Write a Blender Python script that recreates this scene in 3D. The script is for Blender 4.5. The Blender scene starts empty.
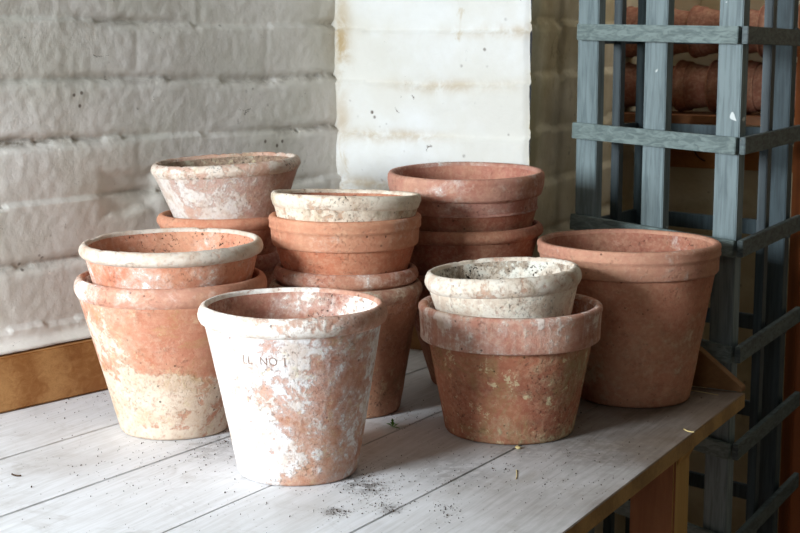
import bpy, bmesh, math, random
from mathutils import Vector, Matrix, noise, Euler
random.seed(7)
S = bpy.context.scene
COL = S.collection
TZ = 0.80                      # bench top height
CH = 0.575                      # camera height above the bench
F = 1450.0
PITCH = math.radians(8.7)
CAM = Vector((0, 0, TZ + CH))
cp, sp = math.cos(PITCH), math.sin(PITCH)

# ---------------------------------------------------------------- measuring helpers
def ray(px, py):
    a, b = (px - 400) / F, (py - 266.5) / F
    return Vector((a, cp - b * sp, -sp - b * cp))
def onz(px, py, z=TZ):
    d = ray(px, py); t = (z - CAM.z) / d.z
    return CAM + d * t
def onplane(px, py, P, n):
    d = ray(px, py); t = (P - CAM).dot(n) / d.dot(n)
    return CAM + d * t
def aty(px, py, y):
    d = ray(px, py); return CAM + d * (y / d.y)
def depth(p):
    v = p - CAM; return v.y * cp - v.z * sp
def V2(a, b): return Vector((a[0], a[1], b))

def srgb(h):
    c = [int(h[i:i + 2], 16) / 255 for i in (0, 2, 4)]
    return tuple([(x / 12.92 if x <= .04045 else ((x + .055) / 1.055) ** 2.4) for x in c] + [1])

# ---------------------------------------------------------------- object helpers
def link(name, me, mat=None, parent=None, loc=(0, 0, 0)):
    o = bpy.data.objects.new(name, me); COL.objects.link(o)
    if mat:
        for m in (mat if isinstance(mat, (list, tuple)) else [mat]): me.materials.append(m)
    if parent: o.parent = parent
    o.location = loc
    return o
def fin(bm, name, mat=None, parent=None, loc=(0, 0, 0), smooth=False):
    me = bpy.data.meshes.new(name); bm.normal_update(); bm.to_mesh(me); bm.free()
    if smooth:
        for p in me.polygons: p.use_smooth = True
    return link(name, me, mat, parent, loc)
def thing(name, label, cat, loc=(0, 0, 0), group=None):
    o = bpy.data.objects.new(name, None); COL.objects.link(o); o.location = loc
    o.empty_display_size = .05
    return tag(o, label, cat, group)
def tag(o, label, cat, group=None):
    o['label'] = label; o['category'] = cat
    if group: o['group'] = group
    return o
def struct(o): o['kind'] = 'structure'; return o

def prism(bm, pts, z0, z1):
    """vertical prism over a footprint of (x,y) points (counter-clockwise)"""
    a = [bm.verts.new((p[0], p[1], z0)) for p in pts]; b = [bm.verts.new((p[0], p[1], z1)) for p in pts]
    n = len(pts); fs = [bm.faces.new(b), bm.faces.new(a[::-1])]
    for i in range(n): fs.append(bm.faces.new((a[i], a[(i + 1) % n], b[(i + 1) % n], b[i])))
    return fs
def obox(bm, c, ax, ay, az, sx, sy, sz, bev=0.0):
    """box centred on c with half-size axes"""
    vs = []
    for k in (-1, 1):
        for j in (-1, 1):
            for i in (-1, 1): vs.append(bm.verts.new(c + ax * (i * sx) + ay * (j * sy) + az * (k * sz)))
    fs = [(0, 2, 3, 1), (4, 5, 7, 6), (0, 1, 5, 4), (2, 6, 7, 3), (0, 4, 6, 2), (1, 3, 7, 5)]
    F_ = [bm.faces.new([vs[i] for i in f]) for f in fs]
    bmesh.ops.recalc_face_normals(bm, faces=F_)
    if bev:
        es = {e for f in F_ for e in f.edges}
        bmesh.ops.bevel(bm, geom=list(es), offset=bev, segments=2, affect='EDGES')
UP = Vector((0, 0, 1))

# ---------------------------------------------------------------- node helpers
class NB:
    def __init__(s, name):
        s.m = bpy.data.materials.new(name); s.m.use_nodes = True
        s.t = s.m.node_tree; s.t.nodes.clear()
        s.out = s.t.nodes.new('ShaderNodeOutputMaterial'); s.b = s.t.nodes.new('ShaderNodeBsdfPrincipled')
        s.t.links.new(s.b.outputs[0], s.out.inputs[0])
    def n(s, k): return s.t.nodes.new('ShaderNode' + k)
    def l(s, a, b): s.t.links.new(a, b)
    def setv(s, sock, v):
        if hasattr(v, 'is_linked') or hasattr(v, 'links'): s.l(v, sock)
        else: sock.default_value = v
    def coord(s, loc=(0, 0, 0), rot=(0, 0, 0), scale=(1, 1, 1)):
        tc = s.n('TexCoord'); mp = s.n('Mapping'); s.l(tc.outputs['Object'], mp.inputs[0])
        mp.inputs['Location'].default_value = loc; mp.inputs['Rotation'].default_value = rot; mp.inputs['Scale'].default_value = scale
        return mp.outputs[0]
    def noise(s, vec, scale, detail=5, rough=.6, dist=0):
        q = s.n('TexNoise'); s.l(vec, q.inputs['Vector']); q.inputs['Scale'].default_value = scale
        q.inputs['Detail'].default_value = detail; q.inputs['Roughness'].default_value = rough; q.inputs['Distortion'].default_value = dist
        return q.outputs['Fac']
    def math(s, op, a, b=0.0, c=None):
        q = s.n('Math'); q.operation = op; s.setv(q.inputs[0], a); s.setv(q.inputs[1], b)
        if c is not None: s.setv(q.inputs[2], c)
        return q.outputs[0]
    def rng(s, v, a, b, lo=0.0, hi=1.0, smooth=True):
        q = s.n('MapRange'); q.interpolation_type = 'SMOOTHSTEP' if smooth else 'LINEAR'
        s.setv(q.inputs[0], v); q.inputs[1].default_value = a; q.inputs[2].default_value = b
        q.inputs[3].default_value = lo; q.inputs[4].default_value = hi
        return q.outputs[0]
    def mix(s, f, a, b, mode='MIX'):
        q = s.n('Mix'); q.data_type = 'RGBA'; q.blend_type = mode
        s.setv(q.inputs[0], f); s.setv(q.inputs[6], a); s.setv(q.inputs[7], b)
        return q.outputs[2]
    def bump(s, h, strength, dist=.002):
        q = s.n('Bump'); s.l(h, q.inputs['Height']); q.inputs['Strength'].default_value = strength; q.inputs['Distance'].default_value = dist
        s.l(q.outputs[0], s.b.inputs['Normal'])
    def done(s, col, rough=.85, spec=.25):
        s.setv(s.b.inputs['Base Color'], col); s.setv(s.b.inputs['Roughness'], rough)
        s.b.inputs['Specular IOR Level'].default_value = spec
        return s.m

def terra(name, c1, c2, lime=0.3, g=(0, 0, 0), band=None, seed=0, white='EFE9E0', moss=0.0, specks=.35, dark=.3,
          fine=1.0, streak=0.0, stain='7A6A4C', limescale=9.0):
    """weathered terracotta. lime: 0..1 cover of limescale; g: how the cover grows along local x,y,z (per metre);
    band: (z0,z1,strength) limescale bloom between two heights; streak: run marks down the wall"""
    b = NB(name); R = random.Random(seed); off = (R.uniform(-9, 9), R.uniform(-9, 9), R.uniform(-9, 9))
    v = b.coord(off); raw = b.coord()
    sep = b.n('SeparateXYZ'); b.l(raw, sep.inputs[0]); x, y, z = sep.outputs
    n1 = b.noise(v, 14, 4, .6); col = b.mix(b.rng(n1, .35, .68), srgb(c1), srgb(c2))
    # throwing rings, soft soot and a dusty veil
    ring = b.noise(b.coord(off, scale=(.25, .25, 6)), 16, 3, .6)
    col = b.mix(b.math('MULTIPLY', b.rng(ring, .45, .75), .13), col, srgb('8A4A34'), 'MULTIPLY')
    fn = b.noise(v, 130, 7, .72)
    mid = b.noise(v, 42, 6, .7, .4)
    nd = b.noise(v, 20, 9, .72, .5)
    col = b.mix(b.math('MULTIPLY', b.rng(nd, .48, .70), dark), col, srgb('54392B'))
    col = b.mix(b.math('MULTIPLY', b.rng(b.noise(v, 6.5, 8, .68, .4), .42, .68), .34), col, srgb('C2946F'))
    col = b.mix(b.math('MULTIPLY', b.rng(mid, .52, .72), .30), col, srgb('8C5A40'))
    col = b.mix(b.math('MULTIPLY', b.rng(fn, .42, .66), .20), col, srgb('DBB792'))
    # limescale
    n2 = b.noise(v, limescale, 10, .70, .6)
    m = b.math('ADD', n2, lime - .5)
    m = b.math('ADD', m, b.math('MULTIPLY', b.math('SUBTRACT', mid, .5), .55))
    m = b.math('ADD', m, b.math('MULTIPLY', b.math('SUBTRACT', fn, .5), .32))
    for s_, k in ((x, g[0]), (y, g[1]), (z, g[2])):
        if k: m = b.math('ADD', m, b.math('MULTIPLY', s_, k))
    if band:
        wob = b.math('MULTIPLY', b.math('SUBTRACT', b.noise(v, 6, 5, .6, .5), .5), .20)
        zz = b.math('ADD', z, wob)
        mid_, hw = (band[0] + band[1]) / 2, (band[1] - band[0]) / 2
        d = b.math('ABSOLUTE', b.math('SUBTRACT', zz, mid_))
        m = b.math('ADD', m, b.math('MULTIPLY', b.rng(d, hw + .012, hw - .008), band[2]))
    if streak:
        sv = b.noise(b.coord(off, scale=(9, 9, .9)), 7, 6, .65)
        m = b.math('ADD', m, b.math('MULTIPLY', b.math('SUBTRACT', sv, .5), streak))
    cover = b.rng(m, .47, .56)
    thin = b.rng(m, .33, .60, 0, .5)
    cover = b.math('MULTIPLY', cover, b.rng(fn, .28, .5, .45, 1.0))
    f = b.math('MAXIMUM', cover, thin)
    wcol = b.mix(b.rng(b.noise(v, 26, 7, .7, .4), .42, .62), srgb(white), b.mix(.5, srgb(white), srgb('B99878')))
    wcol = b.mix(b.math('MULTIPLY', b.rng(b.noise(v, 60, 6, .7), .55, .7), .35), wcol, srgb('A08468'))
    col = b.mix(b.math('MULTIPLY', f, .92 * fine), col, wcol)
    if moss:
        n3 = b.noise(v, 13, 9, .74, .8)
        col = b.mix(b.math('MULTIPLY', b.rng(n3, .60 - moss * .20, .72 - moss * .1), .62), col, srgb(stain))
        n4 = b.noise(v, 46, 8, .75)
        col = b.mix(b.math('MULTIPLY', b.rng(n4, .57, .63), moss * .9), col, srgb('D2C79A'))
    # grains of dirt, gathered in patches
    gr = b.noise(v, 210, 5, .62)
    patchy = b.rng(b.noise(v, 15, 5, .65), .44, .66)
    sp_ = b.math('MULTIPLY', b.rng(gr, .56, .64), patchy)
    col = b.mix(b.math('MINIMUM', b.math('MULTIPLY', sp_, specks * 1.5), 1.0), col, srgb('33251D'))
    vo = b.n('TexVoronoi'); b.l(v, vo.inputs['Vector']); vo.inputs['Scale'].default_value = 60
    pit = b.math('MULTIPLY', b.rng(vo.outputs['Distance'], .13, .07), b.rng(b.noise(v, 17, 3, .6), .5, .6))
    col = b.mix(b.math('MULTIPLY', pit, .7), col, srgb('3A281E'))
    h = b.math('ADD', b.math('MULTIPLY', fn, .8), b.math('ADD', b.math('MULTIPLY', f, .8), b.math('ADD', b.math('MULTIPLY', ring, .4), b.math('MULTIPLY', mid, .8))))
    h = b.math('SUBTRACT', h, b.math('ADD', sp_, pit))
    b.bump(h, .7, .0014)
    hs = b.n('HueSaturation'); b.l(col, hs.inputs['Color']); hs.inputs['Saturation'].default_value = .92; hs.inputs['Value'].default_value = 1.10
    return b.done(hs.outputs[0], .85, .2)

# ---------------------------------------------------------------- pot builder
NSEG = 120
def rot_profile(prof, mat_from, amp, seed, skew, H, chips=0.0, zc=None, close_start=False):
    bm = bmesh.new(); rings = []
    sv = Vector((seed * 3.7, seed * 1.3, seed * .7))
    for i, (r, z) in enumerate(prof):
        ring = []
        for k in range(NSEG):
            a = 2 * math.pi * k / NSEG; ca, sa = math.cos(a), math.sin(a)
            p = Vector((ca * r, sa * r, z))
            w = noise.noise(Vector((ca * 1.2, sa * 1.2, z * 6)) + sv) * amp * 1.3 + noise.noise(Vector((ca * 7, sa * 7, z * 60)) + sv) * amp * .35
            rr = r + (w if r > .03 else 0)
            zz = z + noise.noise(Vector((ca * 1.5, sa * 1.5, 5)) + sv) * amp * .8 * (z / H)
            if chips and zc and z > zc:
                c = noise.noise(Vector((ca * 5.5, sa * 5.5, 3.3)) + sv) + .5 * noise.noise(Vector((ca * 17, sa * 17, z * 20)) + sv)
                if c > .38: zz -= (c - .38) * chips
                zz += noise.noise(Vector((ca * 26, sa * 26, r * 150)) + sv) * chips * .09
            f = 1 - z / H
            ring.append(bm.verts.new((ca * rr + skew[0] * f, sa * rr + skew[1] * f, zz)))
        rings.append(ring)
    for i in range(len(rings) - 1):
        for k in range(NSEG):
            k2 = (k + 1) % NSEG
            f = bm.faces.new((rings[i][k], rings[i][k2], rings[i + 1][k2], rings[i + 1][k]))
            f.material_index = 1 if (mat_from is not None and i >= mat_from) else 0
    return bm

def lerp_pts(a, b, n): return [(a[0] + (b[0] - a[0]) * i / n, a[1] + (b[1] - a[1]) * i / n) for i in range(1, n + 1)]

def pot_profiles(R, Rb, H, lip, style, bodyR=None, t=.0105):
    """outer/inner outlines; R = widest radius of the lip, lip = lip height"""
    zl = H - lip
    if style == 'roll':
        Rw = bodyR or R - .009
        c = lip
        rim_o = [(Rw - .001, zl - .001), (Rw + .001, zl + .0005), (R - .003, zl + c * .14), (R - .0006, zl + c * .32), (R, zl + c * .5), (R - .0015, zl + c * .74), (R - .0045, zl + c * .92), (R - .0085, H)]
        ri = Rw - t + .001
        ri = R - .0125 if R - .0125 < Rw - t + .009 else Rw - t + .009
        rim_i = [(ri + .0015, H - .0005), (ri, H - .0025), (ri - .0008, H - .006)]
    elif style == 'thin':
        Rw = bodyR or R - .006
        rim_o = [(Rw - .001, zl - .001), (Rw + .0015, zl + .001), (R - .002, zl + lip * .3), (R, zl + lip * .6), (R - .0005, H - .003), (R - .003, H)]
        ri = R - .0105
        rim_i = [(ri + .002, H), (ri, H - .003), (ri - .001, H - .006)]
    elif style == 'band':
        Rw = bodyR or R - .010
        rim_o = [(Rw - .001, zl - .001), (Rw + .003, zl - .0006), (R - .005, zl + .0005), (R - .0032, zl + .003), (R - .0028, zl + lip * .4), (R - .0012, zl + lip * .8), (R, H - .006), (R - .0006, H - .0025), (R - .003, H)]
        ri = R - .0125
        rim_i = [(ri + .002, H - .0002), (ri + .0004, H - .003), (ri - .0005, H - .006)]
    elif style == 'groove':            # band with a turned line below its top
        Rw = bodyR or R - .010
        rim_o = [(Rw - .001, zl - .001), (Rw + .003, zl - .0005), (R - .006, zl + .0005), (R - .0045, zl + .003), (R - .0035, zl + lip * .45), (R - .0030, zl + lip * .56), (R - .0008, zl + lip * .60), (R - .0008, zl + lip * .66),
                 (R - .0010, H - .010), (R, H - .006), (R - .0008, H - .0022), (R - .0035, H)]
        ri = R - .0125
        rim_i = [(ri + .002, H - .0002), (ri + .0004, H - .003), (ri - .0005, H - .006)]
    elif style == 'double':            # two steps
        Rw = bodyR or R - .020
        s1 = H - lip * .62
        rim_o = [(Rw - .001, zl - .001), (Rw + .002, zl), (R - .0145, zl + .001), (R - .0125, zl + .004), (R - .0115, s1 - .002), (R - .0105, s1 - .0005), (R - .0055, s1 + .001), (R - .0038, s1 + .005), (R - .0012, s1 + .015), (R, H - .010), (R - .0008, H - .004), (R - .0035, H)]
        ri = R - .0125
        rim_i = [(ri + .002, H - .0002), (ri + .0004, H - .003), (ri - .0005, H - .006)]
    hole = .011
    base = [(hole, .010), (hole, .001), (Rb - .006, .0006), (Rb - .002, .0012), (Rb + .0004, .005)]
    body_o = base + lerp_pts((Rb + .0004, .005), (Rw, zl), 14)
    ti = t
    inner_bot = .012
    zi = H - lip * .8 - .004
    inn = [rim_i[-1]] + lerp_pts(rim_i[-1], (min(rim_i[-1][0] - .003, Rw - t + .003), zi), 3) + lerp_pts((min(rim_i[-1][0] - .003, Rw - t + .003), zi), (Rb - ti + .002, inner_bot + .008), 14) + [(Rb - ti - .004, inner_bot + .001), (hole, .010)]
    return body_o, inn, rim_o + rim_i

def make_pot(label, rimpx, rimpy, Y, half, H=None, Rb=.07, lip=.03, style='roll', bodyR=None, mats=None, roll=0, pitch=0,
             basepx=None, chips=0.0, amp=.0012, seed=1, group=None, t=.0105, name='plant_pot'):
    Y = CH / math.tan(math.atan(.55 / Y) + math.radians(.6))
    top = aty(rimpx, rimpy, Y)
    R = half * depth(top) / F
    if H is None: H = top.z - TZ
    rot = Euler((math.radians(pitch), math.radians(roll), 0)).to_matrix()
    base = top - rot @ Vector((0, 0, H))
    if basepx is not None:
        bx = aty(basepx, 400, Y); bz = onz(400, 400)   # sideways drift of the base
        d = (Vector((0, Y, TZ)) - CAM); dep = d.y * cp - d.z * sp
        bxw = (basepx - 400) * dep / F
        skew = (bxw - base.x, 0)
    else: skew = (0, 0)
    if isinstance(Rb, tuple):  # measured in pixels
        dep = depth(Vector((base.x, Y, max(base.z, TZ)))); Rb = Rb[0] * dep / F
    bo, bi, rim = pot_profiles(R, Rb, H, lip, style, bodyR and (bodyR if bodyR > 0 else R + bodyR), t)
    e = thing(name, label, 'pot', base, group); e.rotation_euler = Euler((math.radians(pitch), math.radians(roll), 0))
    mb, mi, mr = mats
    n_out = len(bo)
    # body: outside first, then inside (a separate loop so that the lip can sit between them)
    bm = rot_profile(bo, None, amp, seed, skew, H)
    bm2 = rot_profile(bi, 0, amp, seed, skew, H)
    me2 = bpy.data.meshes.new('tmp'); bm2.to_mesh(me2); bm2.free()
    k0 = len(bm.faces); bm.from_mesh(me2); bpy.data.meshes.remove(me2)
    bm.faces.ensure_lookup_table()
    for f in bm.faces[k0:]: f.material_index = 1
    bmesh.ops.remove_doubles(bm, verts=bm.verts, dist=.0002)
    # flip so normals face out of the clay
    body = fin(bm, 'pot_body', [mb, mi], e, smooth=True)
    rm = fin(rot_profile(rim, None, amp, seed, skew, H, chips, H - .012), 'pot_rim', [mr], e, smooth=True)
    rm['label'] = RIML.get(seed, 'rim of the pot') if seed in RIML else rm.get('label', '')
    if not rm['label']: del rm['label']
    e['R'] = R; e['H'] = H
    print('POT', label[:40], 'R %.3f Rb %.3f H %.3f z %.3f xy %.3f %.3f' % (R, Rb, H, base.z - TZ, base.x, base.y))
    return e
RIML = {}

# ================================================================ MATERIALS
def wood(name, c1, c2, rotz=0.0, scale=1.0, rough=.6, dirt=None, dirtamt=0, stretch=(1.2, 16, 16), bump=.3, seed=0, knots=.0):
    b = NB(name)
    v = b.coord((seed * 1.7, seed * .9, seed), (0, 0, rotz), tuple(k * scale for k in stretch))
    n = b.noise(v, 5, 6, .6, 1.2)
    w = b.n('TexWave'); w.wave_type = 'BANDS'; w.bands_direction = 'Y'; b.l(v, w.inputs['Vector'])
    w.inputs['Scale'].default_value = .35; w.inputs['Distortion'].default_value = 7; w.inputs['Detail'].default_value = 3; w.inputs['Detail Scale'].default_value = 1.2
    f = b.math('ADD', b.math('MULTIPLY', n, .72), b.math('MULTIPLY', w.outputs['Fac'], .28))
    col = b.mix(b.rng(f, .25, .75), srgb(c1), srgb(c2))
    fine = b.noise(b.coord((seed, 0, 0), (0, 0, rotz), (2 * scale, 70 * scale, 70 * scale)), 6, 4, .6)
    col = b.mix(b.math('MULTIPLY', b.rng(fine, .5, .7), .35), col, srgb(c1))
    if dirt:
        dn = b.noise(b.coord((seed * 3, 2, 1), (0, 0, rotz), tuple(.3 + k * .12 for k in stretch)), 4, 7, .65, .6)
        col = b.mix(b.math('MULTIPLY', b.rng(dn, .5, .72), dirtamt), col, srgb(dirt))
    b.bump(b.math('ADD', f, fine), bump, .0012)
    return b.done(col, rough, .3)

# ================================================================ LAYOUT (points found on the bench plane)
EDGE_A, EDGE_B = onz(745, 393), onz(563, 533)
CORNER = onz(333, 339)
LW_A = onz(0, 414)
e1 = (EDGE_A - CORNER).normalized()              # along the back of the bench, left to right
eL = (LW_A - CORNER).normalized()                # along the left wall towards the viewer
nB = Vector((-e1.y, e1.x, 0)); nB = nB if nB.y > 0 else -nB        # behind the back line
nL = Vector((-eL.y, eL.x, 0)); nL = nL if nL.x < 0 else -nL        # behind the left line
e2 = (EDGE_B - EDGE_A).normalized()
print('CORNER', CORNER, 'e1', e1, 'eL', eL, 'e2', e2)

def line_x(P, d, Q, e):
    """intersection of two horizontal lines"""
    den = d.x * e.y - d.y * e.x; w = Q - P
    return P + d * ((w.x * e.y - w.y * e.x) / den)

# ================================================================ ROOM
def wall_mat(name, c1, c2, spots=.5, stain='6E5E45', stainamt=.5, patch='A98F6C', patchamt=.2):
    b = NB(name); v = b.coord()
    n = b.noise(v, 5, 6, .6); col = b.mix(b.rng(n, .35, .65), srgb(c1), srgb(c2))
    at = b.n('Attribute'); at.attribute_name = 'joint'; j = at.outputs['Fac']
    n2 = b.noise(v, 17, 7, .7, .5)
    col = b.mix(b.math('MULTIPLY', b.math('MULTIPLY', j, b.rng(n2, .36, .62)), stainamt), col, srgb(stain))
    n3 = b.noise(v, 8, 9, .7, .9)
    col = b.mix(b.math('MULTIPLY', b.rng(n3, .6, .72), patchamt), col, srgb(patch))
    vo = b.n('TexVoronoi'); b.l(v, vo.inputs['Vector']); vo.inputs['Scale'].default_value = 42
    s1 = b.math('MULTIPLY', b.rng(vo.outputs['Distance'], .2, .08), b.rng(b.noise(v, 9, 4, .6), .55, .64))
    n5 = b.noise(v, 30, 8, .75, 1.0)
    s2 = b.rng(n5, .65, .69)
    sp_ = b.math('MAXIMUM', s1, s2)
    col = b.mix(b.math('MULTIPLY', sp_, spots), col, srgb('4B3320'))
    col = b.mix(b.math('MULTIPLY', b.rng(b.noise(v, 3, 5, .6), .42, .62), .16), col, srgb('BDB8A8'))
    h = b.math('ADD', b.noise(v, 40, 8, .65), b.math('MULTIPLY', b.noise(v, 150, 4, .6), .35))
    b.bump(h, .5, .003)
    return b.done(col, .8, .2)
M_wl = wall_mat('limewash_brick_left', 'EFEAE3', 'DDD9CE', .8, stain='5E4C33', stainamt=1.0, patchamt=.35)
M_wb = wall_mat('limewash_back', 'E2E2DF', 'D8D5CC', .95, stain='A8884F', stainamt=.95, patch='B49A66', patchamt=.6)
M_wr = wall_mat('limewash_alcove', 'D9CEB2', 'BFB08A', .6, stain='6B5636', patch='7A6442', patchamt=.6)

def frange(a, b, st):
    n = max(1, int(round((b - a) / st))); return [a + (b - a) * i / n for i in range(n + 1)]
def brick_wall(name, P, d, nrm, us, zs, disp, mat):
    """grid wall: points P + d*u + up*z pushed along nrm (towards the room) by disp(u,z) -> (push, joint)"""
    verts, faces, js = [], [], []
    for z in zs:
        for u in us:
            q, j = disp(u, z); p = P + d * u + nrm * q
            verts.append((p.x, p.y, z)); js.append(j)
    W = len(us)
    for r in range(len(zs) - 1):
        for c in range(W - 1):
            a = r * W + c; faces.append((a, a + 1, a + W + 1, a + W))
    me = bpy.data.meshes.new(name); me.from_pydata(verts, [], faces)
    at = me.attributes.new('joint', 'FLOAT', 'POINT'); at.data.foreach_set('value', js)
    for p in me.polygons: p.use_smooth = True
    return struct(link(name, me, mat))

def N3(x, y, z=0): return noise.noise(Vector((x, y, z)))
def brick_disp(h, L, z0, u0, depthj, soft, seed, bow=.004):
    def f(u, z):
        zz = z - z0 + .010 * N3(u * 2.2, z * 1.5, seed) + .004 * N3(u * 14, z * 9, seed + 2)
        row = math.floor(zz / h); fz = zz - row * h; dz = min(fz, h - fz)
        edge = row if fz < h / 2 else row + 1
        uu = u - u0 + (L / 2 if row % 2 else 0) + .015 * N3(z * 3, row * 5.1, seed + 4) + .004 * N3(z * 30, u * 9, seed + 5)
        cl = math.floor(uu / L); fu = uu - cl * L; du = min(fu, L - fu)
        k1 = .36 + 1.7 * N3(u * 3.4, edge * 7.7, seed + 9)            # joints are strong here, painted full there
        k2 = .35 + .7 * N3(row * 3.3, cl * 2.1 + (0 if fu < L / 2 else 1), seed + 11)
        k1 = max(0, min(1, k1)); k2 = max(0, min(1, k2))
        jz = math.exp(-(dz / soft) ** 2) * k1; ju = math.exp(-(du / (soft * .9)) ** 2) * k2
        low = 1 / (1 + math.exp(-(z - (TZ + .15)) / .01)) if h < .2 else 1
        jz *= low; ju *= .18 * low
        j = max(jz, ju)
        off = .0024 * N3(row * 4.7, cl * 3.9, seed + 20) * (1 - math.exp(-(min(dz, du) / .02) ** 2)) * 1.6
        tilt = (fz / h - .5) * .007                                  # top of each brick leans out over the joint below
        q = -depthj * j + off + tilt + bow * N3(u * 3, z * 3, seed + 30) + .0013 * N3(u * 13, z * 17, seed + 31) + .0009 * N3(u * 60, z * 60, seed + 32)
        return q, jz * .9 + ju * .3
    return f

oL, oB = .035, .055
WL = CORNER + nL * oL; WB = CORNER + nB * oB
WC = line_x(WL, eL, WB, e1); WC.z = 0
bl = brick_disp(.098, .31, TZ + .125 - .003, .19, .011, .0085, 3.0, bow=.009)
LEDGE = TZ + .088
def disp_left(u, z):
    q, j = bl(u, z)
    # fillet of plaster that carries the wall out onto the top of the bench upstand
    d = z - LEDGE
    q += (oL - .006) * (1 / (1 + math.exp((d - .010 - .004 * N3(u * 8, 3)) / .004))) if d > -.001 else 0
    # hollow where a brick face has come away
    uu = (u - .52) / .055; zz = (z - (TZ + .325)) / .034
    e = max(abs(uu), abs(zz)) + .25 * N3(u * 25, z * 25, 8)
    q -= .009 / (1 + math.exp((e - 1) / .07))
    return q, j
us = frange(-.02, 1.15, .0045) + [2.25]
zs = [0, TZ - .06] + frange(TZ - .03, TZ + .78, .0045) + [TZ + .9, 2.4]
brick_wall('wall_left', WC, eL, -nL, us, zs, disp_left, M_wl)

# the left wall stops beyond the frame; a canted bay window (out of frame, front left) lets the daylight in
M_win = wood('painted_frame', 'E8E6DF', 'DAD7CE', seed=3, rough=.5)
WP = Vector((-1.82, .36, 0)); WD = Vector((.86, .51, 0)).normalized(); WS = Vector((WD.y, -WD.x, 0))
WW, WZ0, WZ1 = .80, 1.30, 2.05
bm = bmesh.new()
def wq(u0, u1, z0, z1):
    vs = [bm.verts.new(tuple((WP - WD * .06 + WS * u).to_2d()) + (z,)) for u, z in ((u0, z0), (u1, z0), (u1, z1), (u0, z1))]; bm.faces.new(vs)
hw = WW / 2
wq(-hw - .5, -hw, 0, 2.4); wq(hw, hw + .9, 0, 2.4); wq(-hw, hw, 0, WZ0); wq(-hw, hw, WZ1, 2.4)
struct(fin(bm, 'wall_bay', M_wl))
bm = bmesh.new()
for (u0, u1, z0, z1) in [(-hw, -hw + .03, WZ0, WZ1), (hw - .03, hw, WZ0, WZ1), (-.012, .012, WZ0, WZ1), (-hw, hw, WZ0, WZ0 + .03), (-hw, hw, WZ1 - .03, WZ1)]:
    c = WP - WD * .06 + WS * ((u0 + u1) / 2); c.z = (z0 + z1) / 2
    obox(bm, c, WS, WD, UP, (u1 - u0) / 2, .02, (z1 - z0) / 2)
struct(fin(bm, 'window_1', M_win))

# back wall: a pier that ends at pixel column 531
pe = onplane(531.5, 90, WB, nB); pier_len = (pe - Vector((WC.x, WC.y, pe.z))).dot(e1)
bb = brick_disp(.098, .31, TZ + .110, .2, .0032, .012, 12.0, bow=.008)
def disp_back(u, z):
    q, j = bb(u, z)
    return q, j
us = frange(-.02, pier_len - .006, .0045)
def arris(u, z):
    q, j = bb(u, z)
    d = pier_len - .006 - u
    j = max(j * .7, (.55 + N3(z * 9, 3)) * math.exp(-((u - .012) / .022) ** 2))
    return q - .006 * math.exp(-(d / .006) ** 2), j
zs2 = [0, TZ - .06] + frange(TZ - .03, TZ + .74, .0045) + [TZ + .9, 2.4]
brick_wall('wall_back', WC, e1, -nB, us, zs2, arris, M_wb)
# return of the pier, running away from the viewer
PC = WC + e1 * pier_len; PC.z = 0
RE = Vector((.56, 3.42, 0)); dR = (RE - PC).normalized(); nR = Vector((dR.y, -dR.x, 0))
br = brick_disp(.098, .31, TZ + .125, .1, .004, .010, 22.0)
def disp_ret(u, z):
    q, j = br(u, z)
    k = math.exp(-(u / .007) ** 2)
    q += .003 * N3(z * 40, 4) * k + .002 * N3(z * 120, 8) * k
    return q * min(1, u / .01 + .3), j
brick_wall('wall_return', PC - nR * .001, dR, nR, frange(0, (RE - PC).length, .007), [0, TZ - .06] + frange(TZ - .03, TZ + .74, .007) + [TZ + .9, 2.4], disp_ret, M_wr)
# rear wall of the alcove
brr = brick_disp(.098, .31, TZ + .125, .1, .003, .010, 32.0)
brick_wall('wall_rear', RE, e1, -nB, frange(0, 1.3, .02), [0] + frange(.1, 1.7, .02) + [2.4], brr, M_wr)

# floor and ceiling
b = NB('brick_floor'); v = b.coord(rot=(0, 0, .5)); bt = b.n('TexBrick'); b.l(v, bt.inputs[0]); bt.inputs['Scale'].default_value = 4
bt.inputs['Color1'].default_value = srgb('5A3A2C'); bt.inputs['Color2'].default_value = srgb('6E4A38'); bt.inputs['Mortar'].default_value = srgb('3A302A')
b.bump(b.noise(v, 30), .4, .004); M_floor = b.done(bt.outputs['Color'], .85)
bm = bmesh.new(); vs = [bm.verts.new(p) for p in ((-3.6, -1.2, 0), (2.6, -1.2, 0), (2.6, 4.2, 0), (-3.6, 4.2, 0))]; bm.faces.new(vs)
struct(fin(bm, 'floor', M_floor))
M_far = plain_wall = wall_mat('limewash_far', '6F675A', '60584A', .4)
bm = bmesh.new(); vs = [bm.verts.new(p) for p in ((-3.1, -1.2, 0), (1.6, -1.2, 0), (1.6, -1.2, 1.3), (-3.1, -1.2, 1.3))]; bm.faces.new(vs)
struct(fin(bm, 'wall_front_blocker', M_far))  # unseen half-height wall, added to keep out low world light
bm = bmesh.new(); vs = [bm.verts.new(p) for p in ((1.6, -1.2, 0), (1.6, 4.2, 0), (1.6, 4.2, 2.4), (1.6, -1.2, 2.4))]; bm.faces.new(vs)
struct(fin(bm, 'wall_right_blocker', M_far))  # unseen wall, added to close the right side against world light
b = NB('ceiling_plaster'); M_ceil = b.done(b.mix(b.rng(b.noise(b.coord(), 6), .3, .7), srgb('8A8578'), srgb('7A7568')), .9)
bm = bmesh.new(); vs = [bm.verts.new(p) for p in ((-2.6, .4, 2.4), (-2.6, 4.2, 2.4), (2.6, 4.2, 2.4), (2.6, .4, 2.4))]; bm.faces.new(vs)
struct(fin(bm, 'ceiling', M_ceil))

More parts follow.
